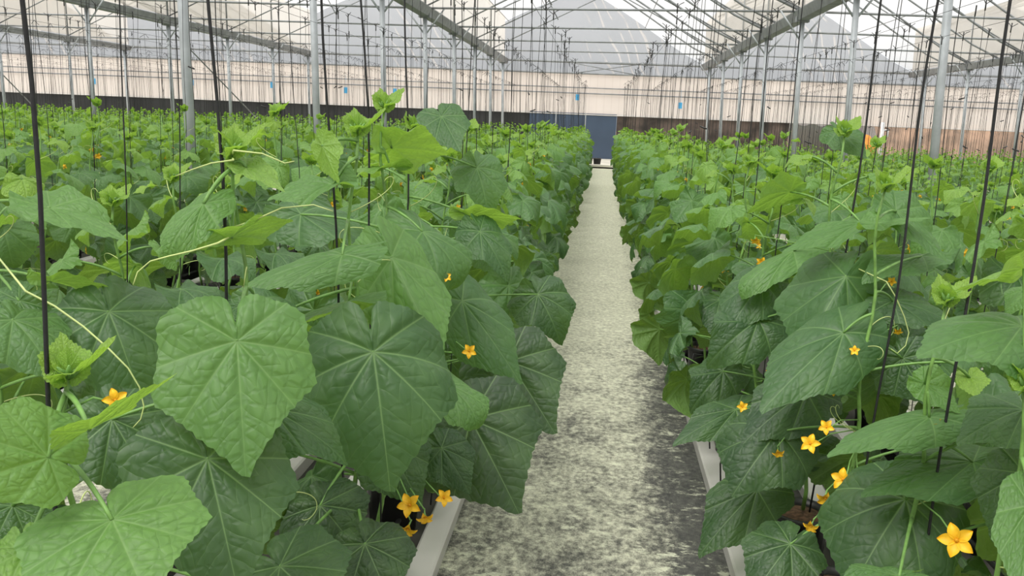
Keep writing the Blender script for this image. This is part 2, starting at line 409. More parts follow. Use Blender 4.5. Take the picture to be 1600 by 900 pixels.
def skewy(g, k, u): return fy(g, k)*(1-u) + fy(g+1, k)*u
for g in (1, 2, 3, 4, 5):
    proto = {}
    for k in range(2, 10):
        if fy(g, k) > YW+2: continue
        y0, y1 = fy(g, k), fy(g+1, k)
        last = (y0 >= YW-.3)
        if k == 9 and not last: continue
        P = lambda u, z, dy=0: Vector((lx(8.0*u, z), (y1-y0)*u+dy, z))
        key = round(y1-y0, 2)
        if key not in proto:
            root = empty('roof_truss')
            mb = MB(); mb.tube([P(0,GZ+.04), P(1,GZ+.04)], .024, 8); mb.build('tie_bar', M['darksteel'], root)
            mb = MB(); mb.tube([P(0,3.9), P(0,5.35)] + [P(u, z-.03) for u, z in PROF[1:]], .032, 8); mb.build('arch', M['darksteel'], root)
            for (a, za), (b, zb) in (((0,3.92),(.56,6.0)), ((1,3.92),(.42,6.40)), ((.30,4.95),(.22,6.1))):
                mb = MB(); mb.tube([P(a, za), P(b, zb)], .019, 6); mb.build('strut', M['darksteel'], root)
            kids(root); proto[key] = root; o = root
        else: o = copy_tree(proto[key])
        o.location = (GX[g], y0, 0)
        tag(o, f'grey roof truss, {ordn(k-2)} from the camera, {SPN[g]}', 'roof truss', 'trusses under the roof')
    for u, nm in ((.02, 'upper vent'), (.2, 'left slope'), (.41, 'ridge'), (.7, 'right slope')):
        z = prof(u)-.07; mb = MB(); mb.tube([(lx(sx_(g,u),z), -3.5, z), (lx(sx_(g,u),z), YW-.05, z)], .012, 6)
        tag(mb.build('roof_purlin', M['darksteel']), f'grey purlin running along the {nm} of the {SPN[g]}', 'purlin', 'purlins under the roof film')
    hp = None; c_ = 0
    for k in range(1, 10):
        y = (fy(g, k)+fy(g+1, k))/2 + 2.0
        if y > YW-1: continue
        if hp is None:
            mb = MB(); mb.tube([(lx(8.0*u, z), 0, z) for u, z in PROF], .027, 6); hp = o = mb.build('roof_hoop', M['darksteel'])
        else: o = hp.copy(); C.objects.link(o)
        o.location = (GX[g], y, 0)
        tag(o, f'thin curved roof hoop, {ordn(c_)} from the camera, {SPN[g]}', 'roof hoop', 'hoops between the trusses'); c_ += 1
# two crossing rods at the central gable, sloping wind braces between posts
for nm, a, b in (('left', (-1.6, YW-.14, 3.86), (1.1, YW-.14, 3.45)), ('right', (-1.1, YW-.14, 3.45), (1.3, YW-.14, 3.84))):
    mb = MB(); mb.tube([a, b], .018, 6); tag(mb.build('brace_rod', M['darksteel']), f'thin rod sloping below the tie bar at the central gable, {nm} one', 'rod')
for i, (gx, y0, y1, z0, z1, lab) in enumerate(((-20.1, 27.0, 31.0, 3.6, 1.0, 'slanting thin brace rod among the posts at far left'), (-12.1, 25.0, 32.5, 3.5, .6, 'slanting thin brace rod left of the nearest post'), (11.9, 27.7, 20.0, 3.2, .8, 'slanting thin brace rod below the roof at far right'))):
    mb = MB(); mb.tube([(gx, y0, z0), (gx, y1, z1)], .02, 6); tag(mb.build('wind_brace', M['darksteel']), lab, 'brace')

# ------------------------------------------------------------------ beds, rows
PER = 2.18
beds = [('left', k, -1.085 - PER*k) for k in range(12)] + [('right', k, 1.145 + PER*k) for k in range(8)]
rows = []
for side, k, cx in beds:
    s = -1 if side == 'left' else 1
    for j, dx in enumerate((-.365*s, .365*s)):
        rows.append((side, 2*k+j, cx+dx))
def rname(side, i): return ('first' if i == 0 else ordn(i)) + f' row {side} of aisle'
gp = None
YG0, YG1 = .2, 30.1
for side, i, x in rows:
    # a shallow white channel with a broad flat lip on each side
    mb = MB()
    for s in (-1, 1):
        a, b = x+s*.155, x+s*.245
        lo, hi = min(a, b), max(a, b)
        mb.prism([(lo,.0),(hi,.0),(hi,.055),(hi-.008,.062),(lo+.008,.062),(lo,.055)], YG0, YG1)
    lin = MB().box((x-.155, YG0, .0), (x+.155, YG1, .012)); chn = mb.build('growing_channel', M['white'], smooth=False); lin.build('liner', M['mat'], chn, False)
    tag(chn, f'low white growing channel under the {rname(side, i)}', 'channel', 'white channels under the rows')
    mb = MB()
    pts = [(x + .20*(1 if x < 0 else -1)*.35 + .012*math.sin(y*1.7+x), y, .085+.02*math.sin(y*3.1)) for y in np.arange(YG0, YG1, .6 if i < 2 else 3)]
    if i < 6:
        mb.tube(pts, .009, 6); tag(mb.build('drip_pipe', M['plastic']), f'black drip pipe lying along the {rname(side, i)}', 'pipe', 'drip pipes along the rows')
    mb = MB(); mb.tube([(x-.0, -2.5, 2.62), (x, 30.4, 2.62)], .0022, 5)
    tag(mb.build('crop_wire', M['string']), f'thin overhead wire above the {rname(side, i)}', 'wire', 'overhead crop wires')
aisles = [('central walkway', .03)] + [(f'{ordn(k+1) if k else "next"} walkway to the left', .03-PER*(k+1) + .0) for k in range(11)] + [(f'{ordn(k+1) if k else "next"} walkway to the right', .03+PER*(k+1)+.03) for k in range(7)]
for nm, cx in aisles:
    mb = MB(); mb.box((-.51, -2.5, 0.001), (.51, 30.35, .006)); o = mb.build('walkway_mat', M['walkway'], smooth=False); o.location = (cx, 0, 0)
    tag(o, f'dark woven mat dusted with pale yellow powder on the {nm}', 'floor mat', 'dusted mats between the beds')

# ------------------------------------------------------------------ leaves
OUT = [(0,1.08),(4,.98),(10,.88),(20,.80),(34,.745),(48,.755),(58,.80),(63,.805),(70,.74),(80,.665),(90,.635),(100,.65),(107,.65),(116,.59),(130,.50),(145,.455),(158,.435),(168,.40),(174,.33),(178,.18),(180,.08)]
def rad(th):
    a = abs(th)
    for (x0, y0), (x1, y1) in zip(OUT, OUT[1:]):
        if a <= x1: return y0+(y1-y0)*(a-x0)/(x1-x0)
    return .03
def leaf_geo(seed, NA, NR, bend=.9, side=.5, fold=0.0, wave=.05, serr=.012, lobe=.12, twist=0.0):
    q = random.Random(seed); ph = [q.uniform(0, 6.28) for _ in range(4)]; asy = q.uniform(-.05, .05)
    V = [(0, 0, 0)]; U = [(.5, .5)]
    for i in range(1, NR+1):
        t = i/NR
        for j in range(NA):
            th = -180 + 360*(j+.5)/NA
            if NA < 20: th = -180 + 360*j/NA
            rr = rad(th)*(1+asy*math.sin(R(th)) + .025*math.sin(R(th)*3+ph[3]))
            if serr and i == NR: rr *= 1 + serr*(1 if j % 2 else -1)
            r = rr*t
            x, y = r*math.sin(R(th)), r*math.cos(R(th))
            U.append((.5+x/2, .5+y/2))
            bx = side*(.9+.2*math.sin(ph[0])); X = math.sin(bx*x)/bx if bx > .01 else x; Z = -(1-math.cos(bx*x))/bx if bx > .01 else 0
            Z += fold*abs(x)
            if y > 0: Y = math.sin(bend*y)/bend; Z -= (1-math.cos(bend*y))/bend
            else: Y = y; Z += lobe*(-y) - .35*y*y
            Z += wave*t*t*(math.sin(3*R(th)+ph[1]) + .6*math.sin(5*R(th)+ph[2]) + .35*math.sin(11*R(th)+ph[0]))
            Z += twist*X*Y + .03*math.sin(4*y+ph[2])*abs(x)
            d4 = min(abs(abs(th)-a) for a in (0, 40, 78, 122))
            Z += .028*min(1, d4/14)*math.sin(PI*min(1, t))*(1 if NA > 20 else 0)        # blade puffs between the main veins
            V.append((X, Y, Z))
    Fc = [(0, 1+(j+1) % NA, 1+j) for j in range(NA)]
    Fc += [(1+(i-1)*NA+j, 1+(i-1)*NA+(j+1) % NA, 1+i*NA+(j+1) % NA, 1+i*NA+j) for i in range(1, NR) for j in range(NA)]
    Fc = [tuple(reversed(f)) if len(f) == 4 else f for f in Fc]
    Fc = [tuple(reversed(f)) for f in Fc[:NA]] + Fc[NA:]
    # drop the seam quads across the open sinus for the fine version
    return np.array(V), Fc, np.array(U)
def face_up(V, Fc):
    a, b, c = (Vector(V[Fc[0][i]]) for i in range(3))
    return (b-a).cross(c-a).z > 0
def leaf_mesh(name, geo, m, age=None):
    V, Fc, U = geo
    if not face_up(V, Fc): Fc = [tuple(reversed(f)) for f in Fc]
    n = len(V)
    me = bpy.data.meshes.new(name); me.from_pydata([tuple(v) for v in V], [], Fc); me.materials.append(m)
    uvl = me.uv_layers.new(name='UVMap')
    li = np.empty(len(me.loops), dtype=np.int32); me.loops.foreach_get('vertex_index', li)
    uvl.data.foreach_set('uv', U[li].astype(np.float32).ravel())
    me.polygons.foreach_set('use_smooth', [True]*len(me.polygons))
    return me
SHAPES = [dict(bend=.7, side=.55, wave=0.068, fold=-.15), dict(bend=1.1, side=.8, wave=0.081, twist=.5), dict(bend=1.5, side=.5, wave=0.095, fold=-.35), dict(bend=.9, side=1.3, wave=0.081, twist=-.4),
          dict(bend=.6, side=.3, wave=0.121, fold=.25), dict(bend=1.8, side=.9, wave=0.095, twist=.3), dict(bend=.8, side=.7, wave=0.149, fold=-.5), dict(bend=1.3, side=.35, wave=0.121, twist=-.7)]
HI = [leaf_mesh('leaf', leaf_geo(i, 96, 12, **s), M['leaf']) for i, s in enumerate(SHAPES)]
YOUNG = [leaf_mesh('leaf', leaf_geo(50+i, 72, 9, bend=-.4+.5*i, side=.2, fold=.45-.1*i, wave=.09, serr=.03), M['leaf']) for i in range(3)]
FLAT = leaf_mesh('leaf', leaf_geo(70, 96, 12, bend=.35, side=.30, wave=.03), M['leaf'])
DROOP = leaf_mesh('leaf', leaf_geo(71, 96, 12, bend=.6, side=1.25, wave=.04), M['leaf'])
TENT = leaf_mesh('leaf', leaf_geo(73, 96, 12, bend=.9, side=.25, fold=-.55, wave=.05), M['leaf'])
CURL = leaf_mesh('leaf', leaf_geo(72, 96, 12, bend=2.0, side=.9, wave=.08), M['leaf'])

def petal_mesh():
    mb = MB()
    for k in range(5):
        a = 2*PI*k/5; ca, sa = math.cos(a), math.sin(a); V = []
        n, m_ = 5, 6
        for i in range(m_+1):
            t = i/m_; wv = .0105*math.sin(PI*min(1, .12+t*.88))**.9*(1-.25*t) + .0006; r = .003+.029*t; z = .006+.010*math.sin(t*2.2)-.006*t*t
            for j in range(n):
                s = (j/(n-1)-.5)*2; x = r; y = wv*s*1.05; zz = z + .003*s*s - .0015*(1-abs(s))
                V.append((x*ca-y*sa, x*sa+y*ca, zz))
        mb.add(V, [(i*n+j, i*n+j+1, (i+1)*n+j+1, (i+1)*n+j) for i in range(m_) for j in range(n-1)])
    return mb.mesh('flower', M['petal'])
PET = petal_mesh()
STA = MB().lathe([(0,.012),(.003,.011),(.004,.006),(.002,0),(0,0)], n=8).mesh('stamen', M['stamen'])
STK = MB().tube([(0,0,.002),(.0,.0,-.012),(.003,.0,-.03)], [.005,.0028,.002], 7).mesh('flower_stalk', M['petiole'])
def add_flower(parent, loc, size, nrm, spin=0):
    o = put('flower', PET, parent); q = Vector(nrm).normalized().to_track_quat('Z', 'Y')
    FM = Matrix.Translation(loc) @ q.to_matrix().to_4x4() @ Matrix.Rotation(spin, 4, 'Z') @ Matrix.Scale(size/.064, 4); o.matrix_basis = FM
    put('stamen', STA, o); put('flower_stalk', STK, o); return o, FM

def leaf_matrix(J, T, n_hint, sxw, sy):
    y = (T-J).normalized(); z = (n_hint - y*n_hint.dot(y)); z = z.normalized() if z.length > 1e-4 else y.orthogonal().normalized()
    x = y.cross(z)
    m = Matrix((x*sxw, y*sy, z*min(sxw, sy))).transposed()
    return Matrix.Translation(J) @ m.to_4x4()
def petiole_mb(A, B, sag, r0=.0045, r1=.003):
    A, B = Vector(A), Vector(B); d = B-A; mid = A + d*.5 + Vector((0,0,sag))
    pts = []
    for i in range(9):
        t = i/8; pts.append(A*(1-t)**2 + mid*2*t*(1-t) + B*t*t)
    return MB().tube(pts, [r0+(r1-r0)*i/8 for i in range(9)], 7)
def stem_pts(h, q, amp=.012, z0=.22):
    ph = q.uniform(0, 6); n = max(4, int((h-z0)/.07))
    return [Vector((amp*math.sin(i*1.1+ph), amp*math.cos(i*.9+ph), z0+(h-z0)*i/n)) for i in range(n+1)]
def on_stem(pts, z):
    for a, b in zip(pts, pts[1:]):
        if a.z <= z <= b.z: return a.lerp(b, (z-a.z)/(b.z-a.z))
    return pts[-1] if z > pts[-1].z else pts[0]
def tendril_pts(A, d, q, L=.22):
    A, d = Vector(A), Vector(d).normalized(); side = d.cross(Vector((0,0,1))).normalized(); P = [A]; a = 0; p = A.copy(); n = 26
    k = q.choice([-1, 1])
    for i in range(n):
        t = i/n; a += k*(.03 + .55*t**3); up = .2-.5*t
        v = (d*math.cos(a) + Vector((0,0,1))*math.sin(a)*.8 + side*.15*math.sin(t*3)); p = p + v*L/n*(1-.4*t) + Vector((0,0,up*.003)); P.append(p.copy())
    return P
# leaf list of a plant: (z, azimuth, petiole length, size, age, droop)
def leaf_spec(q, h, n, z0=.34):
    out = []; az = q.uniform(0, 6.28)
    for i in range(n):
        t = i/(n-1); z = z0 + (h-.06-z0)*t; az += 2.4 + q.uniform(-.5, .5); azw = az - .42*math.sin(2*az)
        size = (.285 + .045*q.random())*(1 if t < .62 else 1-.72*((t-.62)/.38)**1.3)*(.85 if t < .12 else 1)*q.uniform(.86, 1.12)
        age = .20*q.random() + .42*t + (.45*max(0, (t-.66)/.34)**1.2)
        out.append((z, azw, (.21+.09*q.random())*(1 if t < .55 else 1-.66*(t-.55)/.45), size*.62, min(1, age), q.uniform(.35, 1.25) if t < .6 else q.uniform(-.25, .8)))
    return out
def leaf_pose(stem, sp, q):
    z, az, pl, size, age, droop = sp
    A = on_stem(stem, z); out = Vector((math.cos(az), math.sin(az), 0))
    B = A + out*pl + Vector((0,0, pl*(.45 - .25*droop)))
    tip = (out*math.cos(droop*1.15) - Vector((0,0,1))*math.sin(droop*1.15))
    tip = (tip + Vector((q.uniform(-.25,.25), q.uniform(-.25,.25), 0))).normalized()
    n = Vector((0,0,1)) + out*.3 + Vector((q.uniform(-.55,.55), q.uniform(-.55,.55), 0))
    return A, B, tip, n, size*1.0, age
def add_leaf(root, A, J, T, n, sxw, sy, age, me, sag=.03):
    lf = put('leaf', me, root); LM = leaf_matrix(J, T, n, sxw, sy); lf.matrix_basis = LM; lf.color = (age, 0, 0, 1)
    pt = petiole_mb(A, J, sag).build('petiole', M['petiole'], lf); pt.matrix_parent_inverse = LM.inverted()
    return lf
def add_tip(root, P, q, s=1.0):                       # the curled young leaves and buds at the growing point
    for i in range(4):
        az = i*1.6 + q.random(); e = [.55, .95, 1.2, 1.35][i]; L = [.050, .040, .030, .024][i]*s
        d = Vector((math.cos(az)*math.cos(e), math.sin(az)*math.cos(e), math.sin(e)))
        o = put('young_leaf', YOUNG[i % 3], root); o.matrix_basis = leaf_matrix(P + d*.012, P + d*.1, -Vector((math.cos(az), math.sin(az), -.2)), L, L*1.25); o.color = (.95, 0, 0, 1)
    mb = MB()
    for i in range(7):
        az = i*.9; e = .7+.3*q.random(); d = Vector((math.cos(az)*math.cos(e), math.sin(az)*math.cos(e), math.sin(e)))
        mb.tube([P, P+d*.012*s, P+d*.024*s], [.0025*s, .0042*s, .0012*s], 6)
    mb.build('bud', M['petiole'], root)
def detailed_plant(seed, h, nleaf, keep=None, tend=3, flowers=3, z0=.34, tip=True, top=True):
    q = random.Random(seed); root = empty('cucumber_plant'); st = stem_pts(h, q)
    MB().tube(st, [.0075-.004*i/(len(st)-1) for i in range(len(st))], 8).build('stem', M['stem'], root)
    for sp in leaf_spec(q, h, nleaf, z0):
        A, B, tip_, n, size, age = leaf_pose(st, sp, q)
        me = q.choice(HI)
        if keep and not keep(A, B, B + tip_*size): continue
        add_leaf(root, A, B, B+tip_, n, size, size, age, me)
    if tip: add_tip(root, st[-1], q, 1.2)
    for i in range(tend):
        z = h*q.uniform(.45, .95); A = on_stem(st, z); az = q.uniform(0, 6.28)
        P = tendril_pts(A, (math.cos(az), math.sin(az), .35), q, q.uniform(.14, .28))
        MB().tube(P, [.0016-.001*j/len(P) for j in range(len(P))], 5).build('tendril', M['tendril'], root)
    for i in range(flowers):
        z = h*q.uniform(.3, .8); A = on_stem(st, z); az = q.uniform(0, 6.28); d = Vector((math.cos(az), math.sin(az), q.uniform(-.1, .5)))
        add_flower(root, A + d*q.uniform(.03, .07), q.uniform(.04, .055), d)
    return root, st

# whole plants as one mesh, for the deeper rows
def merged_plant(seed, h, nleaf, NA, NR, stemn=5):
    q = random.Random(seed); st = stem_pts(h, q); Vs = []; Fs = []; Us = []; Ag = []; Mi = []
    def addm(V, Fc, U, age, mi):
        o = sum(len(v) for v in Vs); Vs.append(V); Us.append(U); Ag.append(np.full(len(V), age)); 
        for f in Fc: Fs.append(tuple(i+o for i in f)); Mi.append(mi)
    mb = MB().tube(st[::3]+[st[-1]], .006, stemn); addm(np.array(mb.v), mb.f, np.full((len(mb.v), 2), .5), 0, 1)
    for sp in leaf_spec(q, h, nleaf, .30):
        A, B, tip_, n, size, age = leaf_pose(st, sp, q)
        V, Fc, U = leaf_geo(q.randint(0, 99), NA, NR, **{**q.choice(SHAPES), 'serr': 0})
        m = leaf_matrix(B, B+tip_, n, size, size); m3 = np.array(m)[:3, :3]; tr = np.array(m)[:3, 3]
        if not face_up(V, Fc): Fc = [tuple(reversed(f)) for f in Fc]
        addm(V @ m3.T + tr, Fc, U, age, 0)
        mb = MB().tube([A, A.lerp(B, .5)+Vector((0,0,.02)), B], .003, 3); addm(np.array(mb.v), mb.f, np.full((len(mb.v), 2), .5), 0, 1)
    if NA > 16:
        for i in range(3):
            mb = MB(); A = on_stem(st, h*q.uniform(.35, .8)); az = q.uniform(0, 6.28); d = Vector((math.cos(az), math.sin(az), .3)).normalized()
            fm = Matrix.Translation(A+d*.05) @ d.to_track_quat('Z','Y').to_matrix().to_4x4()
            V = [fm @ v.co for v in PET.vertices]; addm(np.array([tuple(v) for v in V]), [tuple(p.vertices) for p in PET.polygons], np.full((len(V), 2), .5), 0, 2)
    V, Fc, U = leaf_geo(q.randint(0, 99), max(8, NA//2), 2, bend=.3, side=.3, fold=.5, serr=0)
    for i in range(3):
        az = i*2.1; d = Vector((math.cos(az)*.5, math.sin(az)*.5, 1)).normalized(); m = leaf_matrix(st[-1], st[-1]+d, Vector((-math.cos(az), -math.sin(az), .3)), .045, .055)
        addm(V @ np.array(m)[:3,:3].T + np.array(m)[:3,3], Fc, U, .95, 0)
    return np.vstack(Vs), Fs, np.vstack(Us), np.concatenate(Ag), Mi
def mesh_from(name, V, Fs, U, Ag, Mi):
    me = bpy.data.meshes.new(name); me.from_pydata(V.tolist(), [], Fs)
    for m in (M['leafm'], M['stem'], M['petal']): me.materials.append(m)
    me.polygons.foreach_set('material_index', Mi); me.polygons.foreach_set('use_smooth', [True]*len(Fs))
    uvl = me.uv_layers.new(name='UVMap'); li = np.empty(len(me.loops), dtype=np.int32); me.loops.foreach_get('vertex_index', li)
    uvl.data.foreach_set('uv', U[li].astype(np.float32).ravel())
    a = me.attributes.new('age', 'FLOAT', 'POINT'); a.data.foreach_set('value', Ag.astype(np.float32)); return me

# ------------------------------------------------------------------ hero plants: the stems nearest the camera
#   key: (X, Y, height, label)
HP = {
 'A': (-.74, 1.17, 1.16, 'short bright green cucumber plant in the lower left corner, nearest in its row'),
 'B': (-.695, 1.68, 1.46, 'cucumber plant with the broad pale green leaf hanging at left foreground'),
 'C': (-.60, 2.16, 1.50, 'cucumber plant leaning behind the string, its dark five-cornered leaf centre left'),
 'D': (-.62, 2.55, 1.56, 'tall cucumber plant with yellow flowers low beside the left white channel'),
 'E': (-.66, 3.10, 1.50, 'cucumber plant whose big dark leaves hang over the left edge of the walkway'),
 'F': (-1.45, 1.98, 1.45, 'cucumber plant at the left frame edge behind the thickest black string'),
 'G': (.80, 1.66, 1.10, 'cucumber plant cut by the right frame edge, pale leaf spread wide'),
 'H': (.78, 2.06, 1.18, 'cucumber plant with the largest open yellow flower, lower right corner'),
 'I': (.78, 2.56, 1.40, 'cucumber plant with a cluster of star-shaped yellow flowers right of the walkway'),
 'J': (.78, 3.08, 1.54, 'tall cucumber plant with a square pale leaf, right of the walkway'),
}
heroes = {}
def P(k): return Vector((HP[k][0], HP[k][1], 0))
CAMV = CP
# leaf: plant, (junction px), (tip px), depth junction, depth tip, width px, age, facing (1 = to camera, 0 = up, <0 underside), mesh
HL = [
 ('B',(370,533),(383,722),1.58,1.50,250,.50,.95,FLAT),
 ('C',(583,550),(611,750),1.92,1.82,262,.17,.9,DROOP),
 ('B',(324,717),(372,915),1.55,1.46,272,.20,.8,FLAT),
 ('A',(175,812),(228,925),1.23,1.15,290,.66,.95,FLAT),
 ('A',(75,715),(-70,668),1.20,1.12,175,.74,.9,FLAT),
 ('F',(170,487),(222,608),1.98,1.90,205,.26,.75,HI[0]),
 ('F',(20,500),(90,560),1.85,1.80,150,.38,.3,HI[0]),
 ('B',(175,655),(245,765),1.75,1.70,175,.16,.8,HI[0]),
 ('A',(140,672),(272,602),1.20,1.22,70,.93,-.35,YOUNG[0]),
 ('B',(425,640),(562,708),1.72,1.70,125,.22,.7,HI[1]),
 ('D',(735,655),(806,786),2.55,2.45,215,.05,1.0,FLAT),
 ('E',(795,565),(862,664),2.95,2.85,165,.06,1.0,FLAT),
 ('D',(612,402),(694,558),2.30,2.16,138,.60,.85,TENT),
 ('E',(722,470),(815,586),2.75,2.65,110,.36,.75,DROOP),
 ('D',(700,600),(775,660),2.25,2.15,80,.55,.3,CURL),
 ('C',(535,398),(362,438),2.05,1.98,95,.50,.35,DROOP),
 ('C',(545,470),(405,500),2.2,2.1,110,.55,-.3,HI[0]),
 ('B',(362,372),(450,340),1.68,1.78,72,.80,-.6,HI[4]),
 ('B',(318,318),(224,405),1.66,1.56,85,.60,.35,HI[2]),
 ('F',(78,325),(192,364),1.95,1.88,105,.62,.25,HI[4]),
 ('F',(80,440),(166,440),1.98,2.0,70,.72,-.45,HI[4]),
 ('D',(660,362),(757,428),2.55,2.45,105,.42,.25,CURL),
 ('E',(750,362),(800,425),2.95,2.85,80,.26,.6,HI[1]),
 ('D',(612,232),(692,232),2.6,2.72,100,.80,-.65,HI[4]),
 ('D',(610,262),(532,264),2.6,2.5,60,.78,-.15,HI[4]),
 ('E',(690,182),(716,226),3.0,2.9,80,.33,.8,FLAT),
 ('C',(503,228),(528,285),2.1,2.08,55,.92,-.6,YOUNG[1]),
 ('E',(735,338),(812,335),3.05,2.95,65,.80,-.5,HI[4]),
 ('B',(400,470),(480,500),1.95,1.9,90,.30,.5,HI[1]),
 ('C',(420,500),(500,525),2.1,2.05,80,.45,.35,HI[1]),
 ('D',(600,690),(660,780),2.35,2.3,130,.08,.9,HI[0]),
 ('D',(690,700),(735,762),2.45,2.4,90,.08,.9,HI[0]),
 ('C',(437,885),(520,960),1.80,1.70,215,.20,.7,FLAT),
 ('C',(570,850),(610,930),2.0,1.92,150,.05,.8,HI[0]),
 ('C',(500,790),(560,850),2.15,2.1,150,.03,.8,HI[0]),
 ('F',(30,470),(-40,520),2.0,1.95,120,.35,.5,HI[0]),
 ('B',(385,262),(442,292),1.72,1.66,60,.80,.2,HI[4]),
 ('C',(520,288),(420,302),2.1,2.05,95,.62,.25,HI[4]),
 ('E',(745,262),(765,322),3.1,3.0,90,.36,.8,HI[1]),
 ('B',(300,720),(250,650),1.95,2.0,110,.12,.8,HI[0]),
 ('A',(20,790),(-20,860),1.3,1.25,140,.30,.7,HI[0]),
 ('A',(40,860),(60,940),1.2,1.12,120,.70,.3,CURL),
 ('E',(840,460),(880,520),3.2,3.1,110,.12,.8,HI[1]),
 ('D',(470,335),(600,360),2.75,2.7,120,.30,.5,HI[1]),
 # right of the walkway
 ('J',(1322,432),(1249,546),2.75,2.62,170,.38,.85,TENT),
 ('I',(1318,520),(1196,620),2.55,2.42,135,.34,.7,DROOP),
 ('H',(1452,652),(1300,690),2.05,1.95,95,.48,.25,DROOP),
 ('H',(1520,722),(1362,745),2.1,2.0,125,.36,.55,HI[0]),
 ('H',(1415,780),(1330,905),2.15,2.05,215,.15,.8,DROOP),
 ('H',(1405,900),(1300,905),1.75,1.7,90,.45,.3,HI[1]),
 ('G',(1596,510),(1455,522),1.72,1.62,160,.45,.55,DROOP),
 ('G',(1600,420),(1490,445),1.70,1.72,100,.82,-.4,HI[4]),
 ('G',(1600,640),(1510,665),1.9,1.85,125,.30,.6,HI[0]),
 ('G',(1600,740),(1555,830),1.95,1.9,130,.10,.9,HI[0]),
 ('G',(1610,790),(1595,925),1.6,1.5,95,.50,.8,FLAT),
 ('I',(1260,612),(1166,672),2.75,2.65,120,.08,.7,HI[0]),
 ('I',(1215,675),(1150,755),2.7,2.6,150,.03,.9,DROOP),
 ('J',(1183,765),(1093,852),2.95,2.85,115,.12,.7,HI[0]),
 ('J',(1150,640),(1056,680),3.1,3.0,75,.08,.6,HI[0]),
 ('I',(1235,850),(1180,915),2.55,2.45,130,.10,.8,HI[0]),
 ('J',(1185,500),(1105,550),3.1,3.0,110,.14,.8,HI[1]),
 ('I',(1410,560),(1450,625),2.6,2.55,110,.07,.9,FLAT),
 ('J',(1345,348),(1226,386),2.85,2.75,70,.58,.2,HI[4]),
 ('J',(1240,392),(1116,452),3.1,3.0,75,.52,.2,HI[2]),
 ('J',(1235,300),(1170,325),3.3,3.4,75,.66,-.4,HI[4]),
 ('J',(1310,205),(1352,232),3.05,2.95,60,.42,.6,HI[0]),
 ('I',(1395,470),(1500,490),2.7,2.65,85,.22,.5,HI[0]),
 ('I',(1370,350),(1450,335),2.65,2.6,60,.6,.2,HI[4]),
 ('H',(1515,590),(1525,620),2.1,2.05,48,.92,.4,YOUNG[1]),
 ('H',(1445,600),(1500,640),2.1,2.05,70,.62,.5,HI[4]),
 ('J',(1190,440),(1140,505),3.15,3.05,95,.20,.7,DROOP),
 ('I',(1440,400),(1340,410),2.75,2.65,75,.42,.2,HI[1]),
 ('I',(1400,330),(1480,400),2.7,2.6,80,.48,.3,HI[4]),
 ('J',(1130,580),(1080,625),3.3,3.2,90,.08,.8,HI[1]),
]
hl_screen = []
for k, J, T, dJ, dT, W, age, fc, me in HL:
    hl_screen.append(((J[0]+T[0])/2, (J[1]+T[1])/2, max(W, math.hypot(T[0]-J[0], T[1]-J[1]))*.60, (dJ+dT)/2))
hl_screen += [(718,840,62,3.3),(745,780,30,3.3),(1075,560,25,4),(1108,625,30,4),(1130,720,32,4),(1190,850,42,4)]
FL = [('H',(1495,845),1.85,.074,1),('I',(1318,750),2.30,.062,1),('I',(1340,766),2.28,.050,1),('I',(1290,776),2.35,.052,0),('I',(1266,694),2.40,.056,1),
      ('I',(1292,668),2.45,.045,1),('I',(1300,606),2.5,.050,1),('I',(1287,603),2.52,.042,0),('I',(1268,820),2.35,.042,0),('J',(1216,706),2.58,.036,0),('J',(1160,636),3.0,.040,1),
      ('I',(1228,590),2.7,.03,1),('I',(1246,590),2.7,.03,1),('I',(1335,548),2.5,.03,1),('J',(1180,374),3.1,.035,0),('I',(1393,440),2.7,.03,1),('I',(1403,516),2.6,.028,0),
      ('D',(641,790),2.15,.062,1),('D',(638,824),2.12,.048,0),('D',(664,806),2.2,.045,0),('D',(693,778),2.3,.048,1),('A',(180,626),1.26,.036,1),
      ('D',(697,433),2.5,.030,1),('E',(733,549),2.6,.045,1),('J',(1156,652),3.0,.03,0),('H',(1460,700),2.4,.03,0)]
def blocked(p):                                    # would this leaf hide one of the large front leaves?
    s = proj(p)
    if s is None: return True
    if not (-100 < s[0] < 1700 and -50 < s[1] < 1000): return False
    for x, y, r, d in hl_screen:
        if s[2] < d+.12 and math.hypot(s[0]-x, s[1]-y) < r + 70/s[2]: return True
    for _, (x, y), d, sz, _f in FL:
        if s[2] < d+.05 and math.hypot(s[0]-x, s[1]-y) < 45 + 70/s[2]: return True
    return s[2] < 1.3
for k, (X, Y, h, lab) in HP.items():
    base = P(k)
    def keep(A, B, T, base=base): return not (blocked(base+(B+T)/2) or blocked(base+T) or blocked(base+B))
    root, st = detailed_plant(200+ord(k), h, 19, keep, tend=5 if k not in 'GH' else 2, flowers=1, z0=.30)
    root.location = base; root['label'] = lab; root['category'] = 'cucumber plant'
    heroes[k] = (root, st)
for k, J, T, dJ, dT, W, age, fc, me in HL:
    root, st = heroes[k]; base = P(k)
    Jw, Tw = at(*J, dJ)-base, at(*T, dT)-base
    tocam = (CP-base-Jw).normalized()
    n = tocam*fc + Vector((0,0,1))*(1-abs(fc)*.65)
    d = (dJ+dT)/2; sy = (Tw-Jw).length; sxw = W*d/F/1.38
    if me in (DROOP, CURL, HI[5], HI[3]): sxw *= 1.15
    if me is CURL: sy *= 1.3
    elif me is DROOP: sy *= 1.06
    else: sy *= 1.05
    hz = max(.3, min(HP[k][2]-.02, Jw.z + .01 + .05*((Jw.xy).length < .25) - .25*max(0, Jw.xy.length-.2)))
    A = on_stem(st, hz)
    add_leaf(root, A, Jw, Tw, n, sxw, sy, age, me, sag=.02)
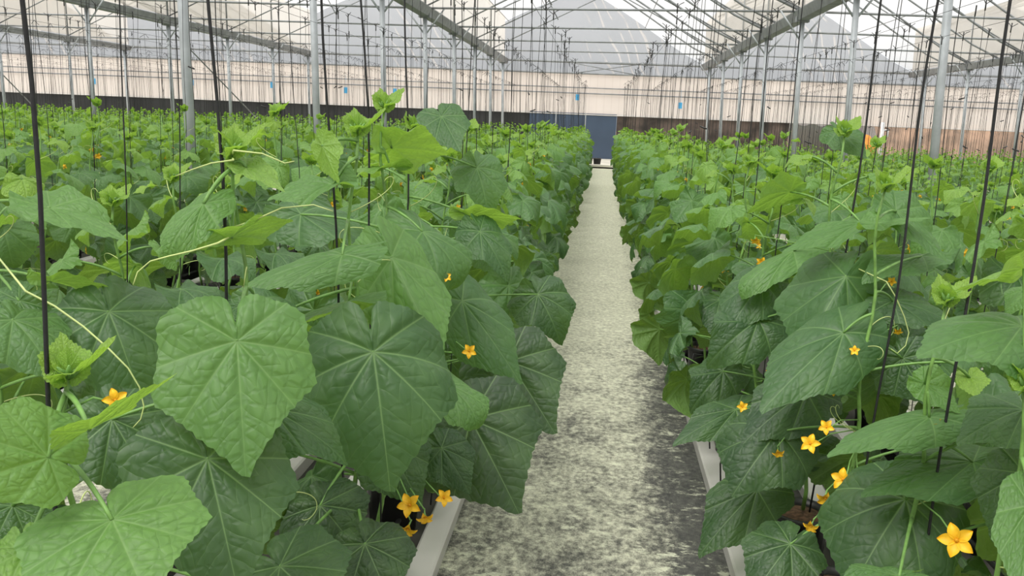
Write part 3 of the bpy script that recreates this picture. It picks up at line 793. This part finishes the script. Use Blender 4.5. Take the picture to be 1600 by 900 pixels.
for i, (k, px, d, sz, fc) in enumerate(FL):
    root, st = heroes[k]; base = P(k); L = at(*px, d)-base
    n = (CP-base-L).normalized() + Vector((rnd.uniform(-.35,.35), rnd.uniform(-.2,.2), .15 if fc else -.9))
    f, FM = add_flower(root, L, sz, n, rnd.random()*1.2)
    A = on_stem(st, max(.3, min(HP[k][2]-.05, L.z-.02))); pts = [A, A.lerp(L, .6)+Vector((0,0,.012)), L - n.normalized()*.02]
    s = MB().tube(pts, .0018, 6).build('pedicel', M['petiole'], f); s.matrix_parent_inverse = FM.inverted()
# long pale tendrils seen near the camera
for k, pts, d in (('F', [(40,455),(85,478),(130,510),(170,545),(200,575),(218,605),(225,635),(220,655),(208,668)], 1.62),
                  ('B', [(340,380),(300,392),(265,400),(235,408),(215,425),(208,445)], 1.6),
                  ('B', [(350,360),(395,345),(440,325),(490,320),(520,330)], 1.7),
                  ('J', [(1385,440),(1400,465),(1413,495),(1420,520),(1415,540),(1402,552),(1392,545)], 2.55),
                  ('B', [(365,250),(330,255),(300,265),(275,275)], 1.66), ('B', [(365,235),(410,240),(445,255),(460,252)], 1.66)):
    root, st = heroes[k]; base = P(k); W_ = [at(*p, d)-base for p in pts]
    A = on_stem(st, max(.3, min(HP[k][2], W_[0].z))); W_ = [A] + W_
    fine = []
    for a, b in zip(W_, W_[1:]):
        for t in (0, .5): fine.append(a.lerp(b, t))
    fine.append(W_[-1])
    MB().tube(fine, [.0021-.0012*i/len(fine) for i in range(len(fine))], 6).build('tendril', M['tendril'], root)

# ------------------------------------------------------------------ the other plants, row by row
PRO = [(*detailed_plant(300+i, [1.50,1.42,1.54,1.46,1.38,1.50][i], 17, tend=3, flowers=3), ) for i in range(6)]
for r_, _ in PRO: kids(r_)
MID = [mesh_from('cucumber_plant', *merged_plant(400+i, 1.48, 16, 28, 4)) for i in range(6)]
LOW = [merged_plant(500+i, 1.48, 15, 12, 2, 3) for i in range(5)]
POTP = empty('grow_pot')
MB().lathe([(.0,0),(.085,0),(.10,.19),(.112,.19),(.112,.21),(.100,.21),(.094,.185)], n=20).build('pot', M['plastic'], POTP)
MB().lathe([(.096,.185),(.06,.195),(0,.20)], n=20).build('soil', M['soil'], POTP)
MB().tube([(.14,.03,.08),(.15,.02,.20),(.13,.0,.30),(.06,-.01,.29),(.045,-.01,.21),(.045,-.01,.17)], .0035, 6).build('drip_tube', M['plastic'], POTP); kids(POTP); pot_used = False
pool = []
for side, i, x in rows:
    y = 1.6 if i > 1 else 3.6; y += rnd.uniform(0, .3) if i else (.03 if side == 'left' else -.04)
    if i == 1: y = {'left': 2.5, 'right': 1.9}[side]
    idx = {('left',0):5, ('right',0):4, ('left',1):1}.get((side, i), 0)
    while y < 30:
        ok = math.degrees(math.atan2(x, y)); 
        if -39 < ok < 29.5:
            pool.append([side, i, idx, x*(.82 if i == 0 else 1)+rnd.uniform(-.03,.03), y+rnd.uniform(-.05,.05)]); idx += 1
        y += .46
def score(p): return math.hypot(p[3], p[4])*(1.0 if p[1] == 0 else 1.35 if p[1] == 1 else 1.5)
pool.sort(key=score)
NIND = 290; NDET = 130
used = [False]*6; stuffV = []; off = 0
SV, SF, SU, SA, SM = [], [], [], [], []
strings = [(HP[k][0], HP[k][1], f'black support string of the plant: {HP[k][3]}', k) for k in HP]
pots = [(HP[k][0], HP[k][1], HP[k][3]) for k in HP]
for n_, (side, i, idx, x, y) in enumerate(pool):
    short = (side == 'right' and i >= 2)
    hs = (rnd.uniform(.70, .84) if short else rnd.uniform(.88, .99)) * (1.0 if y < 12 else .95)
    rz = rnd.choice((0, PI)) + rnd.gauss(0, .3)
    lab = f'cucumber plant, {ordn(idx)} from the camera in the {rname(side, i)}'
    if n_ < NDET:
        v = rnd.randrange(6)
        o = PRO[v][0] if not used[v] else copy_tree(PRO[v][0]); used[v] = True
    elif n_ < NIND:
        o = put('cucumber_plant', MID[rnd.randrange(6)])
    else:
        V, Fs, U, Ag, Mi = LOW[rnd.randrange(5)]; c_, s_ = math.cos(rz)*hs, math.sin(rz)*hs
        W_ = np.stack([V[:,0]*c_-V[:,1]*s_+x, V[:,0]*s_+V[:,1]*c_+y, V[:,2]*hs], 1)
        SV.append(W_); SF += [tuple(a+off for a in f) for f in Fs]; SU.append(U); SA.append(np.clip(Ag + rnd.uniform(-.05, .16), 0, 1)); SM += Mi; off += len(V)  # random tone per plant, skewed paler to put distance haze into the colour
        continue
    o.location = (x, y, 0); o.rotation_euler = (0, 0, rz); o.scale = (1 if not short else .95,)*2 + (hs,)
    tag(o, ('shorter ' if short else 'tall ') + lab, 'cucumber plant', f'cucumber plants in the {rname(side, i)}')
    if n_ < 130: pots.append((x, y, f'{ordn(idx)} plant in the {rname(side, i)}'))
for (x, y, lab) in pots:
    if abs(x) < .70: x = math.copysign(.70, x)
    o = POTP if not pot_used else copy_tree(POTP); pot_used = True
    o.location = (x, y, .012); o.rotation_euler = (0, 0, (0 if x < 0 else PI) + rnd.uniform(-.4, .4))
    l = ' '.join((f'black grow pot under the {lab}').split()[:16]).rstrip(',')
    tag(o, l, 'pot', 'black grow pots in the channels')
me = mesh_from('cucumber_foliage', np.vstack(SV), SF, np.vstack(SU), np.concatenate(SA), SM)
tag(put('cucumber_foliage', me), 'mass of distant cucumber plants filling the far half of the greenhouse', 'cucumber plants', kind='stuff')

# ------------------------------------------------------------------ support strings
ST_L = 2.40
def string_mesh(seed):
    q = random.Random(seed); pts = [(.004*math.sin(i*.9+seed), .004*math.cos(i*.7), .22+(ST_L)*i/16) for i in range(17)]
    return MB().tube(pts, .0021, 6).mesh('support_string', M['string'])
SMS = [string_mesh(i) for i in range(3)]
hk = MB(); hk.tube([(-.05,0,.035),(.0,0,0),(.02,0,.03),(.06,0,.05)], .0035, 6); hk.tube([(0,0,-.05),(0,0,.04)], .006, 6)
HK = hk.mesh('string_hook', M['plastic'])
cl = MB(); cl.tube([(-.022,0,-.006),(0,0,0),(.026,.004,.010)], .0055, 6)
CLP = cl.mesh('clip', M['plastic'])
def make_string(x, y, lean, leany, nclip, seed):
    q = random.Random(seed); s = put('support_string', SMS[seed % 3]); s.location = (x+.02, y-.02, 0)
    s.rotation_euler = (-leany, lean, q.uniform(-.3, .3)*0)
    h = put('string_hook', HK, s); h.location = (0, 0, .22+ST_L-.02); h.rotation_euler = (0, 0, q.uniform(0, 6))
    for _ in range(nclip):
        c = put('clip', CLP, s); c.location = (0, 0, q.uniform(.9, 1.9)); c.rotation_euler = (0, 0, q.uniform(0, 6))
    return s
HLEAN = {'A': -.03, 'B': -.035, 'C': -.05, 'D': -.045, 'E': -.02, 'F': -.06, 'G': .01, 'H': .02, 'I': .03, 'J': .03}
for n_, k in enumerate(HP):
    s = make_string(HP[k][0], HP[k][1], HLEAN[k], .0, 0, n_); s.scale = (1.6, 1.6, 1)
    tag(s, ' '.join(('black support string of the ' + HP[k][3]).split()[:16]).rstrip(','), 'string', 'black strings holding up the plants')
s = make_string(-.92, 1.27, -.128, .02, 0, 2); s.scale = (2.0, 2.0, 1); tag(s, 'thickest black string, slanting down the left edge of the picture', 'string', 'black strings holding up the plants')
far = MB(); nst = 0
for n_, (side, i, idx, x, y) in enumerate(pool):
    if i > 9 and idx % 2: continue
    ln = rnd.gauss(-.012 if side == 'left' else .012, .022); ly = rnd.gauss(0, .02)
    if n_ < 280:
        s = make_string(x, y, ln, ly, (2 if rnd.random() < .5 else 1) if side == 'right' and i > 1 and y > 6 else (1 if rnd.random() < .3 and y > 6 else 0), n_)
        tag(s, f'black support string at the {ordn(idx)} plant in the {rname(side, i)}', 'string', 'black strings holding up the plants')
    else:
        a = Vector((x, y, .9)); b = Vector((x+ln*2, y+ly*2, 2.62)); far.tube([a, b], .0026, 3)
        az = rnd.uniform(0, 6); d = Vector((math.cos(az)*.07, math.sin(az)*.07, .05)); far.tube([b-d, b+d*.2, b+Vector((d.x, d.y, -.05))], .004, 3)
tag(far.build('support_string', M['string']), 'distant black support strings hanging over the far plants', 'strings', kind='stuff')

# small black trays on the platform at the end of the walkway
tr = MB()
tr.lathe([(0,0),(.11,0),(.14,.22),(.15,.22),(.15,.25),(.13,.25),(.12,.05),(0,.05)], n=14)
tm = tr.mesh('plant_tray', M['plastic'])
for i, x in enumerate((-.42, -.12, .60)):
    o = put('black_tub', tm); o.location = (x, 31.4 + .1*i, .05); tag(o, f'small black tub on the pale platform at the walkway end, {["left","middle","right"][i]} one', 'tub', 'black tubs at the walkway end')
